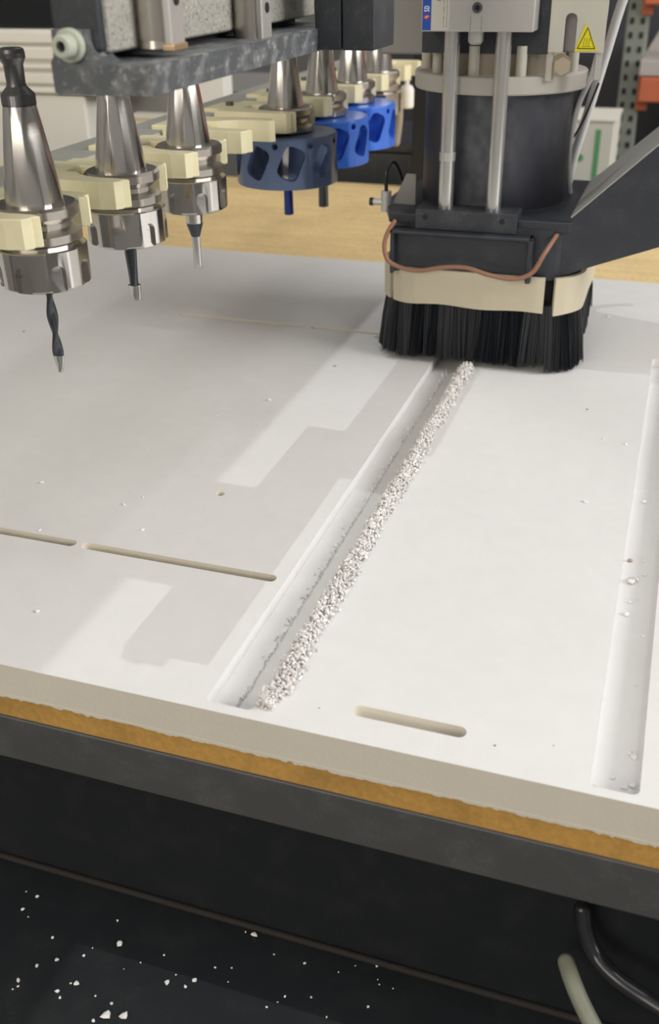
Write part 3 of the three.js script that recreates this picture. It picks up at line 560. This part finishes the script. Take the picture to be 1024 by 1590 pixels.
  for (let s = 0; s < 6200; s++) {
    const i = Math.floor(rnd() * per), p = pts[i].clone(), t = pts[(i + 1) % per].clone().sub(pts[i]).normalize(), nn = V(-t.z, 0, t.x); if (nn.dot(p.clone().sub(ctr)) < 0) nn.negate();
    p.addScaledVector(nn, rr(-0.004, 0.0015)); p.addScaledVector(t, rr(-0.001, 0.001));
    const clump = Math.floor(i / 9), cr = hash2(clump, 5, 9), cs = hash2(clump, 8, 4);
    const front = Math.abs(p.z - BZF) < 0.012;
    let tx = (cs - 0.5) * 0.006 + rr(-0.0012, 0.0012), outw = 0.001 + cr * 0.003 + rr(-0.001, 0.001);
    let yb = 0.0022 + cr * 0.0035 + rr(0, 0.0022);
    if (p.x < BX0 + 0.02) outw += 0.003;
    if (p.x > gapX && p.z > -0.50) { yb = -0.0 + 0.0012 + rr(0, 0.004); outw += 0.004; tx *= 0.6; }
    if (front && p.x <= gapX && p.x > gapX - 0.016) { const k = (p.x - gapX + 0.016) / 0.016; yb += 0.017 * k * rnd(); }
    if (p.z < -0.56) yb += cr * 0.012;
    const top = V(p.x, 0.0545, p.z), bot = p.clone().addScaledVector(nn, outw).add(V(front ? tx : 0, 0, front ? 0 : tx)); bot.y = yb;
    const mid = top.clone().lerp(bot, 0.5).addScaledVector(nn, 0.0006), r0 = 0.0005, r1 = 0.0003;
    const ringAt = (c, r) => [0, 1, 2].map(k => V(c.x + r * Math.cos(k * 2.094 + cr * 6), c.y, c.z + r * Math.sin(k * 2.094 + cr * 6)));
    const R3 = [ringAt(top, r0), ringAt(mid, r0), ringAt(bot, r1)];
    for (let q = 0; q < 2; q++) for (let k = 0; k < 3; k++) { const a = R3[q][k], b = R3[q][(k + 1) % 3], c = R3[q + 1][k], d = R3[q + 1][(k + 1) % 3]; for (const v of [a, c, b, b, c, d]) pos.push(v.x, v.y, v.z); }
  }
  const bg = new THREE.BufferGeometry(); bg.setAttribute('position', new THREE.Float32BufferAttribute(pos, 3)); bg.setAttribute('uv', new THREE.Float32BufferAttribute(new Float32Array(pos.length / 3 * 2), 2)); bg.computeVertexNormals();
  part('bristles', bg, M.bristle, shoe, 'dense black bristles').userData.kind = 'stuff';
  const ins = loop(100, -0.007); const is = new THREE.Shape(ins.slice(0, -1).map(p => new THREE.Vector2(p.x, -p.z))); const ih = loop(100, -0.0085); is.holes.push(new THREE.Path(ih.slice(0, -1).map(p => new THREE.Vector2(p.x, -p.z))));
  part('inner_bristles', extrude(is, 0.056).rotateX(-Math.PI / 2).translate(0, 0.019, 0), M.bristleCore, shoe).userData.kind = 'stuff';
  // collet nut and cutter inside the shoe
  // air fitting on the left side
  const f = (u, v, z) => { const p = hit(u, v, 'z', z); return V(p.x, p.y, p.z); };
  const b0 = f(628, 320, -0.50);
  part('side_bracket', extrude(poly([[-0.0, 0.0], [0.022, 0.0], [0.022, 0.030], [0.014, 0.030]]), 0.003).translate(-0.2215, 0.1118, -0.492), M.grey, shoe, 'grey triangular side bracket');
  part('air_fitting', [cyl(0.0042, 0.0042, 0.016, -0.2225, 0.121, -0.484, 18), cyl(0.0026, 0.0026, 0.010, 0, 0, 0, 14).rotateZ(Math.PI / 2).translate(-0.229, 0.120, -0.484)], M.alu, shoe, 'small silver air fitting');
  part('fitting_knob', cyl(0.0032, 0.0032, 0.003, 0, 0, 0, 14).rotateZ(Math.PI / 2).translate(-0.2345, 0.120, -0.484), M.cable, shoe);
  part('air_hose', tube([[-0.2225, 0.128, -0.484], [-0.2228, 0.144, -0.486], [-0.2195, 0.150, -0.492], [-0.2155, 0.140, -0.500], [-0.213, 0.125, -0.505]], 0.0016, 40, 8), M.cable, shoe, 'black looped air hose');
}
{ const q = (u, v, z) => hit(u, v, 'z', z);
  single('brown_wire', tube([q(613, 344, -0.452), q(602, 362, -0.447), q(597, 384, -0.444), q(603, 404, -0.443), q(622, 415, -0.4425), q(650, 420, -0.442), q(690, 415, -0.442), q(725, 416, -0.442), q(760, 427, -0.442), q(800, 433, -0.442), q(826, 424, -0.442), q(846, 394, -0.444), q(866, 364, -0.4605)], 0.0018, 120, 10), M.copper, 'thin brown wire slung across the front of the dust shoe', 'wire');
}

// ------------------------------------------------------------------ hoses beside the spindle
{ const q = (u, v, z) => hit(u, v, 'z', z);
  single('white_hose', tube([q(1000, -80, -0.60), q(968, 0, -0.60), q(940, 90, -0.60), q(912, 180, -0.60), q(890, 250, -0.60), q(880, 300, -0.60), q(876, 330, -0.60)], 0.0038, 60, 12), M.hoseWhite, 'thick white hose running down beside the beige panel', 'hose');
  single('white_hose', tube([q(945, -60, -0.53), q(940, 20, -0.53), q(922, 110, -0.53), q(900, 160, -0.535), q(886, 220, -0.54), q(884, 280, -0.55), q(887, 312, -0.56)], 0.0022, 60, 12), M.hoseWhite, 'thin pale hose hugging the black spindle', 'hose');
  single('black_hose', tube([q(930, 130, -0.57), q(905, 190, -0.57), q(888, 215, -0.575), q(890, 180, -0.58), q(905, 130, -0.58)], 0.0009, 50, 8), M.cable, 'thin black line bent behind the spindle hoses', 'hose');
}
// things hanging at the far end of the rack
{ const p = hit(632, 150, 'z', toolZ(9));
  const g = thing('air_nozzle', 'small white cylinder hanging at the far end of the tool rack', 'nozzle', null, [p.x, p.y, p.z]);
  part('cap', lathe([[0, 0.014], [0.006, 0.0135], [0.008, 0.011], [0.0092, 0.008], [0.0092, -0.012], [0.008, -0.0135], [0, -0.0135]], 28), M.white, g);
  part('pin', cyl(0.003, 0.003, 0.03, 0, 0.028, 0, 12), M.white, g);
  const s = hit(617, 180, 'z', toolZ(8));
  single('hanging_lever', tube([[s.x - 0.008, s.y + 0.034, s.z], [s.x, s.y + 0.02, s.z], [s.x + 0.002, s.y, s.z], [s.x - 0.001, s.y - 0.03, s.z]], 0.0052, 30, 10), M.tan, 'tan lever hanging below the empty last fork', 'lever');
}

// ------------------------------------------------------------------ background
{ // dark cabinet behind the table's far edge
  const c = thing('dark_cabinet', 'low dark cabinet behind the far edge of the table', 'cabinet');
  const [x0, y1] = h2(518, 232, -1.27); 
  part('body', span(x0, -0.345, -0.9, y1, -1.5, -1.27, 0.006), M.dark, c);
  part('top', span(x0 - 0.004, -0.341, y1, y1 + 0.012, -1.51, -1.26, 0.003), M.black, c);
  const d = thing('dark_column', 'narrow black column behind the spindle', 'column');
  const [a0] = h2(640, 200, -1.20), [a1] = h2(700, 200, -1.20);
  part('post', span(a0, a1, -0.0195, 0.42, -1.25, -1.20, 0.003), M.void, d);
  part('cap', span(a0 - 0.004, a1 + 0.004, 0.42, 0.43, -1.255, -1.195, 0.002), M.dark, d);
}
{ // white cabinet with ribbed aluminium rail on the left
  const c = thing('white_cabinet', 'white cabinet under the ribbed rail beyond the tool rack', 'cabinet');
  const z = -1.42, [x1, y0] = h2(145, 262, z), [, y1] = h2(80, 148, z);
  part('body', span(-2.1, x1, -0.5, y1, z - 0.12, z, 0.004), M.white, c);
  part('plinth', span(-2.1, x1 - 0.02, -0.9, -0.5, z - 0.12, z - 0.03), M.grey, c);
  const r = thing('ribbed_rail', 'long pale ribbed aluminium rail on top of the white cabinet', 'rail');
  const [, ra] = h2(60, 46, z); const hgt = ra - y1 - 0.002;
  part('core', span(-2.1, x1 + 0.05, y1 + 0.001, ra, z - 0.12, z - 0.008), M.white, r);
  const ys = [0.02, 0.17, 0.40, 0.55, 0.80]; const hs = [0.10, 0.17, 0.08, 0.20, 0.18];
  ys.forEach((t, i) => part('rib', span(-2.1, x1 + 0.05, y1 + 0.001 + t * hgt, y1 + 0.001 + (t + hs[i]) * hgt, z - 0.01, z + 0.006, 0.003), M.white, r));
  const k = thing('black_cover', 'glossy black cover above the ribbed rail', 'cover');
  part('panel', span(-2.1, x1 + 0.05, ra + 0.001, ra + 0.5, z - 0.1, z - 0.01, 0.004), P({ color: lin(0.01, 0.011, 0.014), roughness: 0.25 }), k);
  part('trim', span(-2.1, x1 + 0.05, ra + 0.5, ra + 0.52, z - 0.1, z - 0.008, 0.004), M.dark, k);
}
{ // pale rails and blocks between the rack and the far table edge
  const mk = (u0, v0, u1, v1, z, d, mat, name, label, cat) => { const a = h2(u0, v1, z), b = h2(u1, v0, z); const g = thing(name, label, cat); part('body', span(a[0], b[0], a[1], b[1], z - d, z, 0.002), mat, g); if (name === 'clamp_rail') for (const x of [a[0] + 0.05, b[0] - 0.05]) part('foot', span(x - 0.01, x + 0.01, -0.0195, a[1], z - d, z), mat, g); part('lip', span(a[0] - 0.002, b[0] + 0.002, b[1], b[1] + 0.006, z - d - 0.002, z + 0.003, 0.002), mat, g); };
  mk(205, 195, 505, 222, -1.18, 0.03, M.beige, 'clamp_rail', 'pale beige rail along the far end of the table', 'rail');
  mk(158, 150, 520, 178, -1.56, 0.3, M.grey, 'grey_machine_box', 'grey machine box behind the far rail', 'box');
  mk(300, 90, 345, 168, -1.50, 0.04, M.white, 'white_post', 'short white post beyond the tool rack', 'post');
}
{ // pallet rack on the right
  const z = -2.15, up = thing('shelf_upright', 'grey green perforated shelf upright', 'shelf post');
  const a = hit(930, 300, 'z', z), b = hit(985, 300, 'z', z), top = hit(985, 0, 'z', z);
  const w = 0.046, cx = hit(980, 120, 'z', z).x;
  part('column', span(cx - w / 2, cx + w / 2, -0.9, 2.2, z - 0.06, z, 0.003), M.upright, up);
  for (let i = 0; i < 46; i++) for (const s of [-1, 1]) part('slot_hole', box(0.008, 0.012, 0.002, cx + s * 0.011, -0.35 + i * 0.028, z + 0.0006), M.void, up);
  const beam = (u, v0, v1, x1, name, label) => { const p0 = hit(u, v1, 'z', z + 0.03), p1 = hit(u, v0, 'z', z + 0.03); const g = thing(name, label, 'shelf beam'); part('beam', span(p0.x, x1, p0.y, p1.y, z - 0.02, z + 0.03, 0.004), M.orange, g); part('end_plate', span(p0.x - 0.004, p0.x + 0.02, p0.y - 0.02, p1.y + 0.01, z - 0.0, z + 0.006, 0.002), M.orange, g); return [p0, p1]; };
  const [, t] = beam(990, 120, 159, 1.6, 'shelf_beam', 'orange shelf beam under the white board edge');
  beam(1000, -60, 8, 1.6, 'shelf_beam', 'orange shelf beam of the upper level');
  const bd = single('shelf_board', span(t.x + 0.002, 1.6, t.y + 0.002, t.y + 0.034, z - 0.9, z + 0.028, 0.003), M.shelf, 'pale board lying on the orange shelf beam', 'shelf board');
  const back = thing('dark_stack', 'dark covered stack stored in the shelf bay', 'stack');
  part('cover', span(-1.0, 1.7, -0.9, 2.2, z - 1.2, z - 0.95, 0.01), M.wallDark, back);
  part('batten', span(-1.0, 1.7, 2.2, 2.25, z - 1.2, z - 0.94, 0.01), M.wallDark, back);
  // carton with green print
  const zc = -1.75, p0 = hit(876, 284, 'z', zc), p1 = hit(956, 190, 'z', zc);
  const g = thing('carton', 'white carton with green print beside the shelf upright', 'carton');
  part('box', span(p0.x, p1.x, p0.y - 0.02, p1.y, zc - 0.16, zc, 0.003), M.carton, g);
  part('lid', span(p0.x - 0.002, p1.x + 0.002, p1.y, p1.y + 0.004, zc - 0.162, zc + 0.002, 0.001), M.carton, g);
  const w2 = p1.x - p0.x, hh = p1.y - p0.y;
  part('print_stripe', span(p0.x + w2 * 0.60, p0.x + w2 * 0.72, p0.y + 0.0, p1.y - hh * 0.12, zc, zc + 0.0004, 0.0001), M.green, g, 'green printed stripe');
  part('print_dot', cyl(w2 * 0.085, w2 * 0.085, 0.0006, 0, 0, 0, 20).rotateX(Math.PI / 2).translate(p0.x + w2 * 0.30, p0.y + hh * 0.42, zc + 0.0002), M.green, g, 'green printed mark');
  const st = thing('crate', 'dark crate carrying the white carton', 'crate');
  part('body', span(p0.x - 0.05, p1.x + 0.01, -0.9, p0.y - 0.0205, zc - 0.3, zc + 0.03, 0.004), M.wallDark, st);
  part('rim', span(p0.x - 0.055, p1.x + 0.012, p0.y - 0.05, p0.y - 0.03, zc - 0.305, zc + 0.035, 0.003), M.wallDark, st);
}

// ------------------------------------------------------------------ loose chips
seed = 9091;
function chip(p, s, mat, label, group, flat = 0.7) {
  const m = single('plastic_chip', crumbs[Math.floor(rnd() * 4)], mat, label, 'chip', group);
  m.scale.set(s * rr(0.8, 1.3), s * flat, s * rr(0.7, 1.1)); m.rotation.set(rr(-0.2, 0.2), rr(0, 6), rr(-0.2, 0.2)); m.position.set(p.x, p.y + s * flat * 0.55, p.z);
}
const onLedge = [[82, 770, 1], [116, 786, 2.2], [70, 825, 1.5], [88, 848, 1], [163, 912, 1.4], [372, 932, 3.4], [365, 860, 1], [177, 983, 2.2], [115, 1000, 1.8], [261, 969, 1.5], [57, 1045, 2], [238, 1056, 2.2], [221, 1054, 1], [179, 1080, 2.5], [187, 1098, 1.3], [40, 1073, 1], [57, 1063, 1], [297, 1093, 1], [347, 1118, 1.8], [330, 1155, 3.6], [386, 1158, 3.4], [290, 1172, 1.6], [520, 1053, 2.3], [577, 1066, 2], [605, 1044, 2.2], [547, 1028, 1], [510, 967, 1.1], [437, 990, 0.9], [790, 905, 2.8], [763, 895, 0.9], [668, 1005, 1], [720, 1007, 1], [852, 965, 0.9], [946, 993, 1.3], [885, 1096, 1.3], [828, 1128, 1], [863, 1113, 0.9], [967, 1098, 1.1], [1015, 1160, 1.2], [709, 1050, 0.8], [385, 1010, 0.8], [288, 945, 0.9], [1171, 2000 - 1000, 1.5], [1227, 988, 1.1], [1104, 1000, 0.8], [1174, 1043, 0.9], [1052, 1020, 0.9], [1179, 1058, 0.8], [1221, 1070, 0.8], [1144, 1128, 1.2]];
for (const [a, b, s] of onLedge) chip(hit(a / 2, 1000 + b / 2, 'y', LEDGE), 0.00125 * s * 0.62, M.chip, s >= 2.7 ? 'large lumpy white plastic chip fallen on the black ledge' : s >= 1.4 ? 'medium white plastic chip fallen on the black ledge' : 'tiny white plastic crumb fallen on the black ledge', s >= 2.7 ? 'large chips on the ledge' : s >= 1.4 ? 'medium chips on the ledge' : 'tiny crumbs on the ledge', 0.75);
for (const [u, v, s] of [[65, 750, 1.7], [193, 784, 1.4], [222, 772, 1.2], [222, 823, 1.2], [62, 824, 1.2], [58, 950, 1.7], [418, 622, 1.8], [337, 645, 1.1], [228, 698, 1.2], [910, 780, 1.6], [938, 682, 1.3], [972, 690, 1.3], [945, 492, 1.9], [648, 774, 0.9]]) chip(hit(u, v, 'y', 0), 0.0011 * s, M.chip, 'small white plastic chip lying on the sheet face', 'white chips on the sheet', 0.6);
for (const [u, v, s] of [[37, 515, 1.2], [496, 1100, 0.55], [769, 1158, 0.65], [912, 636, 0.9], [860, 1158, 0.4]]) chip(hit(u, v, 'y', 0), 0.0011 * s, M.speck, 'tiny dark speck on the sheet face', 'dark specks on the sheet', 0.5);
for (const [a, b, s, br] of [[390, 215, 3.4, 0], [360, 410, 2.4, 0], [380, 335, 1.4, 0], [465, 540, 1.6, 0], [430, 315, 1.3, 0], [470, 170, 1.3, 0], [465, 90, 1.6, 0], [415, 835, 1.2, 0], [380, 1245, 1.7, 0], [405, 1265, 1.8, 0], [280, 1390, 1.5, 0], [400, 1440, 2.0, 0], [350, 1450, 1.8, 0], [175, 1435, 1.2, 0], [425, 200, 2, 0], [480, -60, 1.4, 0], [470, -270, 2.2, 0], [455, -355, 1.2, 0]]) chip(hit(880 + a / 3.878, 850 + b / 3.878, 'y', -DEEP), 0.0009 * s, M.chip, 'white plastic shaving left in the finished groove', 'shavings in the finished groove', 0.8);
{ const p = hit(979, 872, 'y', -DEEP); chip(p, 0.0022, M.chipBrown, 'brownish crumb lying in the finished groove', null, 0.8); }
{ const p = hit(980, 903, 'y', -DEEP); chip(p, 0.0030, M.chipGrey, 'large grey torn flake in the finished groove', null, 0.8); }
{ const p = hit(706, 1138, 'y', -DEEP); chip(p, 0.0022, M.chip, 'white crumb at the end of the short slot', null, 0.8); }
for (const [u, v] of [[735, 563], [728, 572], [740, 552]]) chip(hit(u, v, 'y', 0.002), 0.0011, M.chip, 'bright chip thrown up beside the brush skirt', 'chips by the brush', 0.9);

scene.traverse((o) => { if (o.isMesh) { o.castShadow = true; o.receiveShadow = true; } });
renderer.render(scene, camera);
